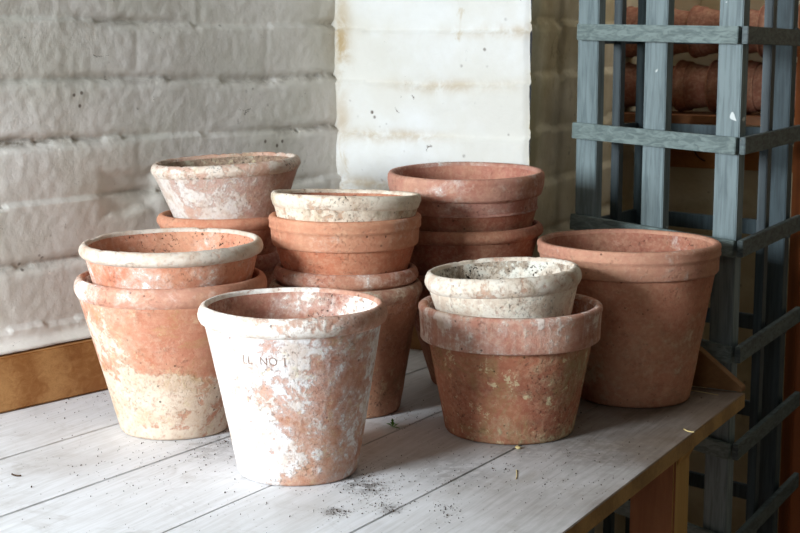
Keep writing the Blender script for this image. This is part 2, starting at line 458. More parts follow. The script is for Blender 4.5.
# ================================================================ BENCH
ang = math.atan2(e2.y, e2.x)
def bench_mat():
    b = NB('scrubbed_bench_top')
    v = b.coord((0, 0, 0), (0, 0, -ang), (1, 1, 1))
    tcw = b.n('Mapping'); b.l(v, tcw.inputs[0]); tcw.inputs['Scale'].default_value = (2.2, 30, 30)
    n = b.noise(tcw.outputs[0], 4, 6, .62, .8)
    v0 = b.coord()
    sep = b.n('SeparateXYZ'); b.l(v0, sep.inputs[0])
    side = b.math('ADD', sep.outputs[0], b.math('MULTIPLY', b.math('SUBTRACT', b.noise(v0, 5, 5, .6), .5), .5))
    side_shade = b.rng(side, -.02, .66)  # wood turns browner to the right, with shade mixed into the colour
    pale = b.mix(b.rng(n, .3, .75), srgb('DFDFE1'), srgb('CCCBCA'))
    brown = b.mix(b.rng(n, .3, .7), srgb('82756A'), srgb('635649'))
    col = b.mix(side_shade, pale, brown)
    col = b.mix(b.math('MULTIPLY', b.rng(side, .36, .66), .6), col, srgb('5E4B39'))  # further shade painted into the right end
    d = b.noise(v0, 9, 9, .7, .6)
    col = b.mix(b.math('MULTIPLY', b.rng(d, .52, .74), .45), col, srgb('857868'))
    d2 = b.noise(v0, 3.2, 6, .6, .6)
    col = b.mix(b.math('MULTIPLY', b.rng(d2, .5, .7), .3), col, srgb('9C9084'))
    vo = b.n('TexVoronoi'); b.l(v0, vo.inputs['Vector']); vo.inputs['Scale'].default_value = 120
    s1 = b.math('MULTIPLY', b.rng(vo.outputs['Distance'], .16, .06), b.rng(b.noise(v0, 14, 5, .6), .5, .62))
    col = b.mix(b.math('MULTIPLY', s1, .7), col, srgb('3F342C'))
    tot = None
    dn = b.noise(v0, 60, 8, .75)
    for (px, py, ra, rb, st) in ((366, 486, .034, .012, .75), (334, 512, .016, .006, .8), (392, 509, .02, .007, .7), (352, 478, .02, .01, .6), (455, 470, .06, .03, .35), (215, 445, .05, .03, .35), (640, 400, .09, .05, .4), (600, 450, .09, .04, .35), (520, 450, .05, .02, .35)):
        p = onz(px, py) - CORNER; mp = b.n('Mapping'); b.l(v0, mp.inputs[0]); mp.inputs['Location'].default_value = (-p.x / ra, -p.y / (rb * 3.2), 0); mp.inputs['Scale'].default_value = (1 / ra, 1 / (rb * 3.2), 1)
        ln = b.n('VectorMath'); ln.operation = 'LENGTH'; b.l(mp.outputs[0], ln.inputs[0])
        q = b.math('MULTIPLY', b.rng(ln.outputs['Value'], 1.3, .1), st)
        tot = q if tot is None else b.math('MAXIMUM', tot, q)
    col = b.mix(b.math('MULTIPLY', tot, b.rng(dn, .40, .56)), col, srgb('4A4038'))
    b.bump(b.math('ADD', b.math('MULTIPLY', n, .4), b.math('MULTIPLY', b.noise(v0, 70, 6), .5)), .25, .001)
    return b.done(col, .62, .35)
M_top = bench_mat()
M_edge = wood('bench_edge_pine', '8A6B3E', 'B08C55', -ang, rough=.6, dirt='5E4526', dirtamt=.4, seed=4)
M_pine = wood('honey_pine', '9C6634', 'C4935C', -math.atan2(eL.y, eL.x), rough=.5, dirt='80502A', dirtamt=.5, seed=7, stretch=(1.0, 14, 14))
M_back = wood('brown_upstand', '76522F', '8F6A40', -math.atan2(e1.y, e1.x), rough=.6, dirt='5C3D20', dirtamt=.4, seed=9)
M_leg = wood('bench_leg_wood', '8A5C3C', 'A06E48', 0, rough=.6, dirt='4A2E18', dirtamt=.4, seed=11, stretch=(14, 14, 1.2))
M_leg2 = wood('bench_leg_edge', 'B08A4C', 'C9A563', 0, rough=.6, seed=12, stretch=(14, 14, 1.2))

bench = thing('potting_bench', 'wooden potting bench with scrubbed grey plank top and low boards along the walls', 'bench', (CORNER.x, CORNER.y, TZ))
inv = Matrix.Translation(-bench.location)
TH = .024
seams = [(CORNER, LW_A), (onz(118, 423.7), onz(0, 459.6)), (onz(229.6, 436.4), onz(0, 517)), (onz(245, 497), onz(153, 532)), (onz(515.6, 448), onz(352.5, 532)), (EDGE_A, EDGE_B)]
for a, c in seams: print('seam', a, (c - a).normalized())
near = onz(400, 640); ne = e1
# the fourth line is only a check in the boards; the rest bound whole planks
bm = bmesh.new()
crk = (seams[3][0], seams[3][0] + Vector((-.515, -.857, 0)))
lines = [seams[0], seams[1], seams[2], crk, seams[4], seams[5]]
def bnd(l, P, d): return line_x(l[0], (l[1] - l[0]).normalized(), P, d)
g = .0015
for i in range(len(lines) - 1):
    A, B = lines[i], lines[i + 1]
    a0, a1 = bnd(A, CORNER, e1), bnd(A, near, ne); b0, b1 = bnd(B, CORNER, e1), bnd(B, near, ne)
    if i: s = (b0 - a0).normalized() * (.0005 if i == 3 else .0009 if i == 4 else g); a0 = a0 + s; a1 = a1 + s
    if i < len(lines) - 2: s = (b0 - a0).normalized() * (.0005 if i == 2 else .0009 if i == 3 else g); b0 = b0 - s; b1 = b1 - s
    fs = prism(bm, [a0, a1, b1, b0], -TH, 0)
    es = {e for f in fs for e in f.edges if all(abs(v.co.z) < 1e-6 for v in e.verts)}
    bmesh.ops.bevel(bm, geom=list(es), offset=.0012, segments=2, affect='EDGES')
# drying split inside the third plank
for f in bm.faces:
    f.material_index = 0
bmesh.ops.translate(bm, verts=bm.verts, vec=(0, 0, 0))
bm.normal_update()
eo = Vector((-e2.y, e2.x, 0)); eo = eo if eo.x > 0 else -eo       # out of the right edge
for f in bm.faces:
    c = f.calc_center_median()
    if f.normal.dot(eo) > .6 and (Vector((c.x, c.y, 0)) - Vector((EDGE_A.x, EDGE_A.y, 0))).dot(eo) > -.004: f.material_index = 1
for v in bm.verts: v.co += Vector((-CORNER.x, -CORNER.y, 0))
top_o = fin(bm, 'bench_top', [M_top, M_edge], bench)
# hairline drying crack in a plank: a sunk dark thread
def bpart(name, build, mat, label=None, smooth=False):
    bm = bmesh.new(); build(bm)
    for v in bm.verts: v.co -= Vector((CORNER.x, CORNER.y, TZ))
    o = fin(bm, name, mat, bench, smooth=smooth)
    if label: o['label'] = label
    return o
# left board along the wall
def left_board(bm):
    a = CORNER + nL * 0; L = 1.35
    th = .028; hh = .088
    c = CORNER + eL * (L / 2) + nL * (th / 2); c.z = TZ + hh / 2 + .0005
    obox(bm, c, eL, nL, UP, L / 2, th / 2, hh / 2, .0025)
bpart('side_board', left_board, M_pine, 'honey coloured pine board along the brick wall')
# back board with a slanting end
def back_board(bm):
    th = .020; hh = .082
    L = (EDGE_A - CORNER).length
    endtop = onplane(697, 348, CORNER, nB); ut = (endtop - CORNER).dot(e1); hh = endtop.z - TZ
    pts = [(0.0, .0005), (L - .006, .0005), (L - .006, .008), (ut, hh), (0, hh)]
    f_, k_ = [], []
    for (u, z) in pts:
        p = CORNER + e1 * u; f_.append(bm.verts.new((p.x, p.y, TZ + z))); p = p + nB * th; k_.append(bm.verts.new((p.x, p.y, TZ + z)))
    n = len(pts); fs = [bm.faces.new(f_[::-1]), bm.faces.new(k_)]
    for i in range(n): fs.append(bm.faces.new((f_[i], f_[(i + 1) % n], k_[(i + 1) % n], k_[i])))
    bmesh.ops.recalc_face_normals(bm, faces=fs)
    bmesh.ops.bevel(bm, geom=list({e for f in fs for e in f.edges}), offset=.0008, segments=2, affect='EDGES')
bpart('back_board', back_board, M_back, 'brown upstand board with slanting end')
# leg near the right edge
lp = onz(690, 442, TZ - TH)
def leg(bm, P):
    c = P - e1 * .037 + e2 * .03; c = Vector((c.x, c.y, (TZ - TH) / 2))
    obox(bm, c, e1, Vector((e1.y, -e1.x, 0)), UP, .036, .030, (TZ - TH) / 2, .003)
def leg_o(P):
    bm = bmesh.new(); leg(bm, P)
    bm.normal_update()
    for f in bm.faces: f.material_index = 1 if f.normal.dot(e1) > .6 else 0
    for v in bm.verts: v.co -= Vector((CORNER.x, CORNER.y, TZ))
    return fin(bm, 'bench_leg', [M_leg, M_leg2], bench)
leg_o(lp)
leg_o(lp + e2 * 1.0)
def bracket(bm):
    # small sloping block under the top beside the leg
    u = e1; p0 = Vector((lp.x, lp.y, TZ - TH)) + e2 * .005
    w = e2 * .012
    for s in (0,):
        q = [p0 + u * .0, p0 + u * .012, p0 + u * .0 - UP * .022]
        a = [bm.verts.new(x) for x in q]; c = [bm.verts.new(x + e2 * .05) for x in q]
        fs = [bm.faces.new(a), bm.faces.new(c[::-1])]
        for i in range(3): fs.append(bm.faces.new((a[i], a[(i + 1) % 3], c[(i + 1) % 3], c[i])))
        bmesh.ops.recalc_face_normals(bm, faces=fs)
bpart('bench_bracket', bracket, M_leg2)

# ================================================================ POTS
T = terra
GS = 'flowerpots stacked on the bench'
m_in = T('clay_inside_dusty', 'B06A50', '97523C', .42, seed=50, specks=.6, dark=.45)
# A front pot
A = make_pot('limewashed white terracotta pot standing alone at the front of the bench', 293, 302, 1.909, 95, Rb=(59.5,), lip=.027, style='roll', basepx=298, seed=1,
    mats=(T('clay_front_white', 'B5775C', 'A2664C', .60, (-1.35, .6, .3), seed=1, white='DDDBD9', moss=.35, specks=.3, stain='A98B5E'),
          T('clay_front_inside', 'B27660', '9C604C', .46, (1.5, 0, 0), seed=2, specks=1.0, dark=.6),
          T('clay_front_rim', 'BD8870', 'B0785F', .56, (-1.6, 0, 0), seed=3, specks=.3, dark=.25)))
# B left pair
make_pot('large orange pot with white limescale round its foot, under a shallower pot at left', 171, 274, 2.142, 95.5, Rb=(54.5,), lip=.029, style='roll', basepx=176, seed=4, bodyR=-.006,
    mats=(T('clay_orange_limefoot', 'B9775A', 'AE6442', .30, (-1.3, -.5, 0), band=(-.1, .082, .32), seed=4, moss=.3, specks=.15, dark=.12, white='D3C0AA', stain='A9854E'),
          m_in, T('clay_orange_rim', 'BE836A', 'B07055', .36, (-1.2, 0, 0), seed=5, specks=.15, dark=.15)))
make_pot('orange pot with crusty white rim resting inside the large orange pot at left', 171.5, 239.5, 2.142, 91.5, H=.20, Rb=.083, lip=.022, style='roll', bodyR=.1275, seed=6, chips=.006, roll=-.6, pitch=.8,
    mats=(T('clay_orange_b', 'C98360', 'B96A48', .40, (0, 0, 0), seed=6, specks=.25, dark=.2),
          T('clay_orange_b_inside', 'C47F5E', 'AE6645', .36, seed=7, specks=1.0, dark=.4),
          T('clay_crusty_rim', 'C9957A', 'B98062', .70, seed=8, white='CFC4B5', specks=.3, dark=.25, limescale=14)))
# C back left stack
make_pot('bottom terracotta pot of the back left stack, mostly hidden behind the others', 222, 250, 2.40, 60, Rb=.070, lip=.03, style='roll', seed=9,
    mats=(T('clay_plain_c', 'A5664A', '90523A', .25, seed=9), m_in, T('clay_plain_c_rim', 'A5604A', '8E4E3A', .28, seed=10)))
make_pot('plain orange pot in the middle of the back left stack', 221.5, 212.5, 2.40, 64, H=.165, Rb=.062, lip=.020, style='roll', bodyR=.101, seed=11,
    mats=(T('clay_plain_c2', 'BB7452', 'A45F40', .22, seed=11), m_in, T('clay_plain_c2_rim', 'C08060', 'B06C4B', .28, seed=12, specks=.1)))
make_pot('greyish pink weathered pot tilted on top of the back left stack', 225.5, 159, 2.40, 75, H=.15, Rb=.070, lip=.021, style='roll', bodyR=.1185, roll=-3.0, pitch=.8, seed=13, chips=.006,
    mats=(T('clay_pink_lime', 'B99080', 'A87C6C', .62, (-1.2, 0, -.6), seed=13, white='D2CAC2', specks=.25, moss=.2),
          T('clay_pink_inside', '7C6250', '695040', .42, seed=14, specks=.6, moss=.5, white='B0A890'),
          T('clay_pink_rim', 'BD8F7A', 'AE7C66', .52, seed=15, white='D8CDBF', moss=.3, specks=.5)))
# D middle stack
make_pot('tall brown pot on the bench at the bottom of the middle stack', 345.5, 280, 2.263, 77, Rb=(50,), lip=.024, style='roll', basepx=350, seed=16, bodyR=-.005,
    mats=(T('clay_brown_d', 'AE7658', '9A6246', .26, (0, 0, .3), seed=16, moss=.35, specks=.35, dark=.4), m_in,
          T('clay_brown_d_rim', 'A5705A', '936049', .52, seed=17, white='CDBFA8', specks=.5)))
make_pot('thick rimmed brownish pot second from the bottom of the middle stack', 346, 264.5, 2.263, 72.5, H=.168, Rb=.070, lip=.024, style='roll', bodyR=.1065, roll=.4, seed=18,
    mats=(T('clay_brown_e', 'A86A4C', '945538', .3, seed=18), m_in, T('clay_brown_e_rim', 'A9674F', '98563F', .38, seed=19, dark=.35, specks=.3)))
make_pot('clean bright orange pot with a deep banded rim in the middle stack', 345, 213.5, 2.263, 76.5, H=.155, Rb=.079, lip=.046, style='groove', bodyR=.1105, seed=20, amp=.0008,
    mats=(T('clay_bright', 'B5643E', 'A85734', .16, seed=20, specks=.15, dark=.15), m_in, T('clay_bright_rim', 'C07C5A', 'B46D4A', .27, seed=21, specks=.12, dark=.12)))
make_pot('shallow cream crusted pot on top of the middle stack', 346.5, 192.5, 2.263, 75.5, H=.135, Rb=.083, lip=.022, style='thin', bodyR=.1125, roll=1.2, pitch=-3.0, seed=22, chips=.005,
    mats=(T('clay_cream', 'B98F70', 'A57A5B', .60, seed=22, white='DACDB8', moss=.3, specks=.4), T('clay_cream_inside', 'B5704E', 'A05E40', .3, seed=23, specks=.6),
          T('clay_cream_rim', 'BC9478', 'AC8060', .66, seed=24, white='DDD0BC', moss=.3, specks=.6, dark=.35, stain='8C7A50')))
# E red stack
make_pot('lowest dark terracotta pot of the back right stack, in shadow behind the others', 467, 268, 2.45, 72, Rb=.063, lip=.02, style='roll', basepx=468, seed=25,
    mats=(T('clay_dark_red', '8A4C36', '7A402C', .2, seed=25), m_in, T('clay_dark_red_rim', '8A4C36', '7A402C', .2, seed=26)))
make_pot('reddish pot with a rounded rim under the large red one in the back right stack', 466, 223, 2.45, 77, H=.178, Rb=.074, lip=.022, style='roll', bodyR=.1225, seed=27, roll=-1.0,
    mats=(T('clay_red_e2', '934F36', '81422B', .14, seed=27, specks=.1), m_in, T('clay_red_e2_rim', 'A05C42', '8E4C34', .2, seed=28, specks=.15)))
make_pot('large clean red pot with a stepped rim on top of the back right stack', 466, 170.5, 2.45, 78.5, H=.20, Rb=.083, lip=.062, style='double', bodyR=.1195, pitch=2.0, roll=-.5, seed=29, amp=.0008,
    mats=(T('clay_red_e1', '97523A', '86442E', .12, seed=29, specks=.1), T('clay_red_inside', 'B0705C', 'A05E4A', .28, seed=30, specks=.1, dark=.15),
          T('clay_red_rim', 'B27A68', 'A1604E', .36, seed=31, specks=.12, dark=.2)))
# F front right pair
make_pot('wide terracotta pot with a deep drip-streaked rim, holding a small white pot', 510.5, 302.5, 2.13, 92, Rb=(63.5,), lip=.053, style='band', bodyR=-.015, seed=32,
    mats=(T('clay_streaked', 'A96444', '965339', .40, (1.6, -.6, -1.6), seed=32, moss=.7, specks=.35, streak=.35, white='BCA983', stain='8E7A4A', dark=.4), m_in,
          T('clay_streaked_rim', 'B87C66', 'A66A55', .47, seed=33, streak=.55, white='DCCBBE', specks=.15, dark=.2)))
make_pot('small white crusted pot sitting tilted inside the wide streaked pot', 502.5, 267.5, 2.13, 78.5, H=.13, Rb=.085, lip=.028, style='roll', bodyR=.1105, roll=-3.0, pitch=-.3, seed=34, chips=.005,
    mats=(T('clay_white_crust', 'B98368', 'A87055', .74, seed=34, white='E2DCCB', moss=.25, specks=.4, limescale=16),
          T('clay_white_crust_inside', '8E7A64', '6E5B4A', .56, seed=35, white='DAD6C8', specks=1.2, dark=.9, limescale=22),
          T('clay_white_crust_rim', 'BB917A', 'AC7E66', .62, seed=36, white='DDD4C4', moss=.2, specks=.3, limescale=15)))
# G right pot
make_pot('tall clean red-brown pot standing by itself at the right end of the bench', 628, 240, 2.35, 91, Rb=(56,), lip=.047, style='groove', bodyR=-.010, basepx=633, seed=37,
    mats=(T('clay_right', 'B87556', 'A66344', .26, (0, 0, 0), band=(.06, .14, .16), seed=37, specks=.15, moss=.15, dark=.25, white='C9A98A'),
          T('clay_right_inside', 'A4614A', '8F4E38', .26, seed=38, specks=.6, dark=.3),
          T('clay_right_rim', 'C08468', 'B0725A', .30, seed=39, specks=.12, dark=.15)))

# stamped lettering on the front pot
def stamp():
    cu = bpy.data.curves.new('stamp_font', 'FONT'); cu.body = 'LL  NO 1'; cu.size = .0165; cu.extrude = .0004; cu.offset = -.0002; cu.space_character = 1.1; cu.align_x = 'CENTER'
    to = bpy.data.objects.new('stamp_tmp', cu); COL.objects.link(to)
    dg = bpy.context.evaluated_depsgraph_get(); me = bpy.data.meshes.new_from_object(to.evaluated_get(dg))
    bpy.data.objects.remove(to)
    R_, H_ = A['R'], A['H']; Rb = 59.5 * depth(Vector((A.location.x, 1.909, TZ))) / F
    zl = H_ - .027; Rw = R_ - .009
    tx = (aty(257.5, 364, 1.909 - R_)); zc = tx.z - TZ - .0085
    dx = (tx.x - A.location.x) / R_
    a0 = -math.pi / 2 + math.asin(max(-1, min(1, dx)))
    bm = bmesh.new(); bm.from_mesh(me)
    bmesh.ops.triangulate(bm, faces=bm.faces)
    bmesh.ops.subdivide_edges(bm, edges=[e for e in bm.edges if e.calc_length() > .003], cuts=2)
    sv = Vector((3.7, 1.3, .7))
    for v in bm.verts:
        z = zc + v.co.y * 1.0; r = Rb + (Rw - Rb) * (z - .005) / (zl - .005)
        a = a0 + v.co.x * .88 / r; ca, sa = math.cos(a), math.sin(a)
        w = noise.noise(Vector((ca * 1.2, sa * 1.2, z * 6)) + sv) * .0012 * 1.3 + noise.noise(Vector((ca * 7, sa * 7, z * 60)) + sv) * .0012 * .35
        r += w + v.co.z * .5 + .0006
        v.co = Vector((ca * r + SK * (1 - z / H_), sa * r, z))
    b_ = NB('stamp_brown'); vv = b_.coord()
    m = b_.done(b_.mix(b_.rng(b_.noise(vv, 260, 4), .4, .6), srgb('6E5040'), srgb('A88E7E')), .9)  # mottled brown letters laid onto the pot wall
    fin(bm, 'stamped_lettering', m, A)['label'] = 'faint brown lettering stamped below the rim'
dep0 = depth(Vector((0, 1.909, TZ))); SK = (298 - 400) * dep0 / F - A.location.x
stamp()

# ================================================================ OBELISK (painted lattice tower standing behind the bench)
b = NB('grey_green_paint'); v = b.coord()
sv = b.coord(scale=(30, 30, 2.2)); n = b.noise(sv, 5, 5, .6, .4); sep = b.n('SeparateXYZ'); b.l(v, sep.inputs[0])
col = b.mix(b.rng(n, .35, .7), srgb('7B898A'), srgb('5D6A6C'))
col = b.mix(b.math('MULTIPLY', b.rng(b.noise(b.coord(scale=(9, 9, 3)), 9, 7, .7), .62, .7), .35), col, srgb('8A9A98'))
wsp = b.rng(b.noise(b.coord((3, 3, 3), scale=(1, 1, 1)), 26, 2, .4, .5), .765, .78)
col = b.mix(b.math('MULTIPLY', wsp, .8), col, srgb('E4E8E4'))
b.bump(n, .25, .0008); M_post = b.done(col, .5, .4)
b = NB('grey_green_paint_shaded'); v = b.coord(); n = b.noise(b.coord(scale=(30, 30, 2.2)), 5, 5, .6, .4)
b.bump(n, .25, .0008); M_dark = b.done(b.mix(b.rng(n, .35, .7), srgb('3E4C50'), srgb('2A363A')), .5, .4)  # same paint with the shade of back and side boards put into its colour
b = NB('grey_green_slat_paint'); v = b.coord(rot=(0, 0, .77), scale=(3, 12, 26)); n = b.noise(v, 5, 5, .6, 1.0)
col = b.mix(b.rng(n, .35, .65), srgb('7A8884'), srgb('5A6765'))
b.bump(n, .4, .0012); M_slat = b.done(col, .55, .35)

b = NB('slat_paint_shaded'); n = b.noise(b.coord(rot=(0, 0, -1), scale=(3, 12, 26)), 5, 5, .6, 1.0)
M_slat_d = b.done(b.mix(b.rng(n, .35, .65), srgb('5A6766'), srgb('3A4547')), .55, .35)  # slat paint darkened to carry the shade of the right face
Y0 = 2.45
K = aty(741, 35, Y0); K.z = 0
K = Vector(((741 - 400) / F * depth(aty(741, 146, Y0)), Y0, 0))
dF = Vector((-.719, .695, 0)); dS = Vector((.527, .85, 0))       # front face runs left-back, side face runs right-back
nF = Vector((-.695, -.719, 0)); nS = Vector((.85, -.527, 0))
wF, wS = .345, .30
# side width so that the far corner falls at pixel column ~797
obe = thing('garden_obelisk', 'tall grey-green painted lattice obelisk standing behind the right end of the bench', 'obelisk', (K.x, K.y, 0))
def opart(name, mat, build):
    bm = bmesh.new(); build(bm)
    for v in bm.verts: v.co -= obe.location
    return fin(bm, name, mat, obe)
def board(u, sd, axis, w, t, z0=0.0, z1=2.25):
    """upright at K + dF*u + dS*sd ; wide along axis"""
    def f(bm):
        c = K + dF * u + dS * sd; c = Vector((c.x, c.y, (z0 + z1) / 2)); n = Vector((-axis.y, axis.x, 0))
        obox(bm, c, axis, n, UP, w / 2, t / 2, (z1 - z0) / 2, .0015)
    return f
pw = .046
nf_ = Vector((-dF.y, dF.x, 0))
for u in (pw * .55, wF * .5 + .002, wF - pw * .5):
    opart('upright_board', M_post, board(u, .012, dF, pw, .022))
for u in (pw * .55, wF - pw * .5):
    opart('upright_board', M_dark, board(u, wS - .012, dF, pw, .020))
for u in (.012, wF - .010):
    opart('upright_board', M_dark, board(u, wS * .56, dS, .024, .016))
PF = K + nF * .006; PS = K + nS * .006
def slat(p, q, n, h=.029, t=.010):
    def f(bm):
        d = (q - p); L = d.length; d = d / L; up = n.cross(d).normalized(); up = up if up.z > 0 else -up
        obox(bm, (p + q) / 2 + n * (t / 2), d, n, up, L / 2, t / 2, h / 2, .001)
    return f
rows = [(35, 32, 38, 64), (146, 130, 132.5, 0), (249, 221, 222, 0), (355, 312, 313.5, 0), (452, 400, 398, 0), (545, 485, 479, 0), (640, 575, 562, 0)]
for i, (yc, yl, yr, _) in enumerate(rows):
    xc = 741 - (yc - 35) * .0238
    a = onplane(xc, yc, PF, nF); bpt = onplane(577 + (577 - 741) * 0 + (3 if i == 0 else 0) - (i * 2), yl, PF, nF)
    opart('slat', M_slat, slat(a, bpt, nF))
    a2 = onplane(xc + 1, yc, PS, nS); b2 = onplane(799 - i * 1.0, yr, PS, nS)
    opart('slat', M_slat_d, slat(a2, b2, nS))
    # far faces
    zc = a.z
    shF, shS = dS * (wS - .012), dF * (wF - .006)
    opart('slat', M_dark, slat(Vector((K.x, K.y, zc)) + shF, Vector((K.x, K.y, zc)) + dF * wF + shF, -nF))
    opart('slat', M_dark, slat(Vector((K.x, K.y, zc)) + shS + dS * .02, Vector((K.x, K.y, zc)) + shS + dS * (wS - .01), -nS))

# ================================================================ SHELF RACK IN THE ALCOVE
M_shelf = wood('shelf_timber', '6B4429', '8A5A36', -math.atan2(e1.y, e1.x), rough=.7, dirt='3E281A', dirtamt=.5, seed=21)
M_beam = wood('shelf_bearer_timber', '8C5527', 'A86C35', -math.atan2(e1.y, e1.x), rough=.7, dirt='5A3418', dirtamt=.4, seed=22)
SB = RE - nB * .02
rack = thing('shelving', 'dark timber shelving on the alcove wall behind the lattice obelisk', 'shelf', (SB.x, SB.y, 0))
def rpart(name, mat, c, sx, sy, sz):
    bm = bmesh.new(); obox(bm, c - rack.location, e1, nB, UP, sx, sy, sz, .002)
    return fin(bm, name, mat, rack)
SL = 1.0; u0 = .03
def sc(u, back, z): p = SB + e1 * u - nB * back; return Vector((p.x, p.y, z))
zt = [TZ + .425, TZ + .115, TZ - .13, TZ - .40]
for z in zt[:1]: rpart('shelf_board', M_shelf, sc(u0 + SL / 2, .10, z - .009), SL / 2, .10, .009)
for z in zt[1:]: rpart('shelf_board', M_shelf, sc(.5 + .25, .10, z - .009), .27, .10, .009)
rpart('shelf_bearer', M_beam, sc(u0 + SL / 2, .01, TZ + .325), SL / 2, .010, .028)
for u in (.52, 1.0): rpart('shelf_post', M_shelf, sc(u, .19, .75), .017, .012, .75) if u > .9 else rpart('shelf_post', M_beam, sc(.50, .19, TZ - .35), .012, .010, .45)

mS = T('clay_shelf', '8A4E38', '74402C', .2, seed=60, specks=.2); mS2 = T('clay_shelf_rim', '94583F', '7E4833', .24, seed=61)
mSi = T('clay_shelf_inside', '6A3C2C', '55301F', .2, seed=62)
def shelf_pot_proto():
    bo, bi, rim = pot_profiles(.058, .038, .112, .026, 'band', .051, .007)
    global NSEG; NSEG = 48
    bm = rot_profile(bo, None, .0006, 70, (0, 0), .112); bm2 = rot_profile(bi, None, .0006, 70, (0, 0), .112)
    me2 = bpy.data.meshes.new('t'); bm2.to_mesh(me2); bm2.free(); bm.from_mesh(me2); bpy.data.meshes.remove(me2)
    bmesh.ops.remove_doubles(bm, verts=bm.verts, dist=.0002)
    e = thing('small_plant_pot', 'x', 'pot')
    b1 = fin(bm, 'pot_body', [mS], e, smooth=True); r1 = fin(rot_profile(rim, None, .0006, 70, (0, 0), .112), 'pot_rim', [mS2], e, smooth=True)
    return e
proto = shelf_pot_proto(); first = True
def shelf_row(u_start, n, back, z, step, label, group):
    global first
    for k in range(n):
        if first: o = proto; first = False
        else:
            o = proto.copy(); COL.objects.link(o)
            for ch in list(proto.children):
                c = ch.copy(); COL.objects.link(c); c.parent = o
        p = sc(u_start + k * step, back, z)
        o.location = p
        # lying on its side, rim to the left
        X = -e1; rotm = Matrix((( nB.x, 0, X.x), (nB.y, 0, X.y), (0, 1, 0))).to_3x3()
        Zc = X; Xc = nB; Yc = Zc.cross(Xc)
        m3 = Matrix((Xc, Yc, Zc)).transposed()
        o.rotation_euler = m3.to_euler()
        o['label'] = label; o['group'] = group
r = .059
shelf_row(.10, 10, .09, zt[0] + r, .078, 'small terracotta pot lying on its side in the lower row on the top alcove shelf', 'small pots lying in the lower row of the top shelf')
shelf_row(.13, 10, .09, zt[0] + r * 3 + .001, .078, 'small terracotta pot lying on its side in the upper row on the top alcove shelf', 'small pots lying in the upper row of the top shelf')
shelf_row(.62, 4, .09, zt[1] + r, .09, 'small pot lying on the shelf just below the wall bearer, seen through the lattice', 'small pots lying on the middle shelf')
shelf_row(.60, 4, .09, zt[2] + r, .09, 'small pot lying on the low shelf beside the bench corner, seen through the lattice', 'small pots lying on the low shelf')
shelf_row(.62, 4, .09, zt[3] + r, .09, 'small pot lying on the lowest shelf, seen through the lattice foot', 'small pots lying on the lowest shelf')

# brown timber post at the right
M_door = wood('russet_timber', '7E4526', '96562F', 0, rough=.6, dirt='4E2A16', dirtamt=.4, seed=31, stretch=(14, 14, 1.2))
pp = aty(812, 400, 2.95); bm = bmesh.new()
obox(bm, Vector((pp.x, pp.y, 1.2)), Vector((1, 0, 0)), Vector((0, 1, 0)), UP, .05, .04, 1.2, .003)
struct(fin(bm, 'trim_1', M_door))

# thin cable hanging from the bearer
def tube(name, pts, r, mat, parent=None):
    cu = bpy.data.curves.new(name, 'CURVE'); cu.dimensions = '3D'; cu.bevel_depth = r; cu.bevel_resolution = 3; cu.resolution_u = 8
    s = cu.splines.new('NURBS'); s.points.add(len(pts) - 1); s.use_endpoint_u = True; s.order_u = 3
    for i, p in enumerate(pts): s.points[i].co = (*p, 1)
    tmp = bpy.data.objects.new('t', cu); COL.objects.link(tmp)
    me = bpy.data.meshes.new_from_object(tmp.evaluated_get(bpy.context.evaluated_depsgraph_get())); bpy.data.objects.remove(tmp)
    me.name = name; me.materials.clear()
    for p in me.polygons: p.use_smooth = True
    return link(name, me, mat, parent)
def plain(name, c1, c2, scale=40, rough=.8):
    b = NB(name); return b.done(b.mix(b.rng(b.noise(b.coord(), scale, 4), .35, .65), srgb(c1), srgb(c2)), rough)
M_cable = plain('black_cable', '14120F', '221E1A')
fr = SB - nB * .026
cp_ = [onplane(x, y, fr, nB) for x, y in ((694, 143), (694, 150), (697, 156), (702, 160), (705, 161))]
tag(tube('cable', cp_, .0013, M_cable), 'thin dark cable hanging over the timber bearer behind the lattice', 'cable')

# ================================================================ SMALL THINGS ON THE BENCH
M_soil = plain('dark_soil', '2C221B', '4B3A2D', 90, .95)
rs = random.Random(5)
bm = bmesh.new()
def crumb(px, py, s):
    p = onz(px, py)
    rel = [(o.location.xy - p.xy).length for o in potsT]
    if min(rel) < .083: return
    m = Matrix.Translation((p.x, p.y, TZ + s * .30)) @ Euler((rs.random() * 6, rs.random() * 6, rs.random() * 6)).to_matrix().to_4x4() @ Matrix.Diagonal((s * rs.uniform(.6, 1.3), s * rs.uniform(.5, 1), s * rs.uniform(.35, .6), 1))
    bmesh.ops.create_icosphere(bm, subdivisions=1, radius=.5, matrix=m)
potsT = [o for o in COL.objects if o.name.startswith('plant_pot') and abs(o.location.z - TZ) < .02]
def inside(p):
    a = (p - EDGE_A).dot(eo) < -.006; bq = (p - CORNER).dot(nL) < -.004
    return a and bq
clusters = [(362, 484, 18, 7, 170), (376, 496, 12, 9, 90), (336, 512, 9, 2.5, 90), (398, 472, 24, 8, 70), (445, 511, 9, 7, 60), (392, 508, 14, 4, 50), (222, 440, 16, 6, 70), (212, 452, 40, 14, 110),
            (130, 450, 55, 18, 100), (120, 480, 60, 20, 60), (90, 402, 34, 9, 60), (440, 480, 50, 14, 90), (520, 470, 50, 16, 90), (600, 440, 60, 22, 90), (700, 395, 25, 10, 40), (230, 480, 60, 25, 60), (560, 490, 25, 16, 30), (410, 418, 22, 7, 60), (105, 396, 8, 3, 25), (320, 500, 60, 14, 60)]
for (x, y, sx, sy, n) in clusters:
    for _ in range(n):
        px, py = rs.gauss(x, sx), rs.gauss(y, sy)
        if py < 350 or py > 560: continue
        p = onz(px, py)
        if not inside(p): continue
        crumb(px, py, abs(rs.gauss(0, .0009)) + .0008)
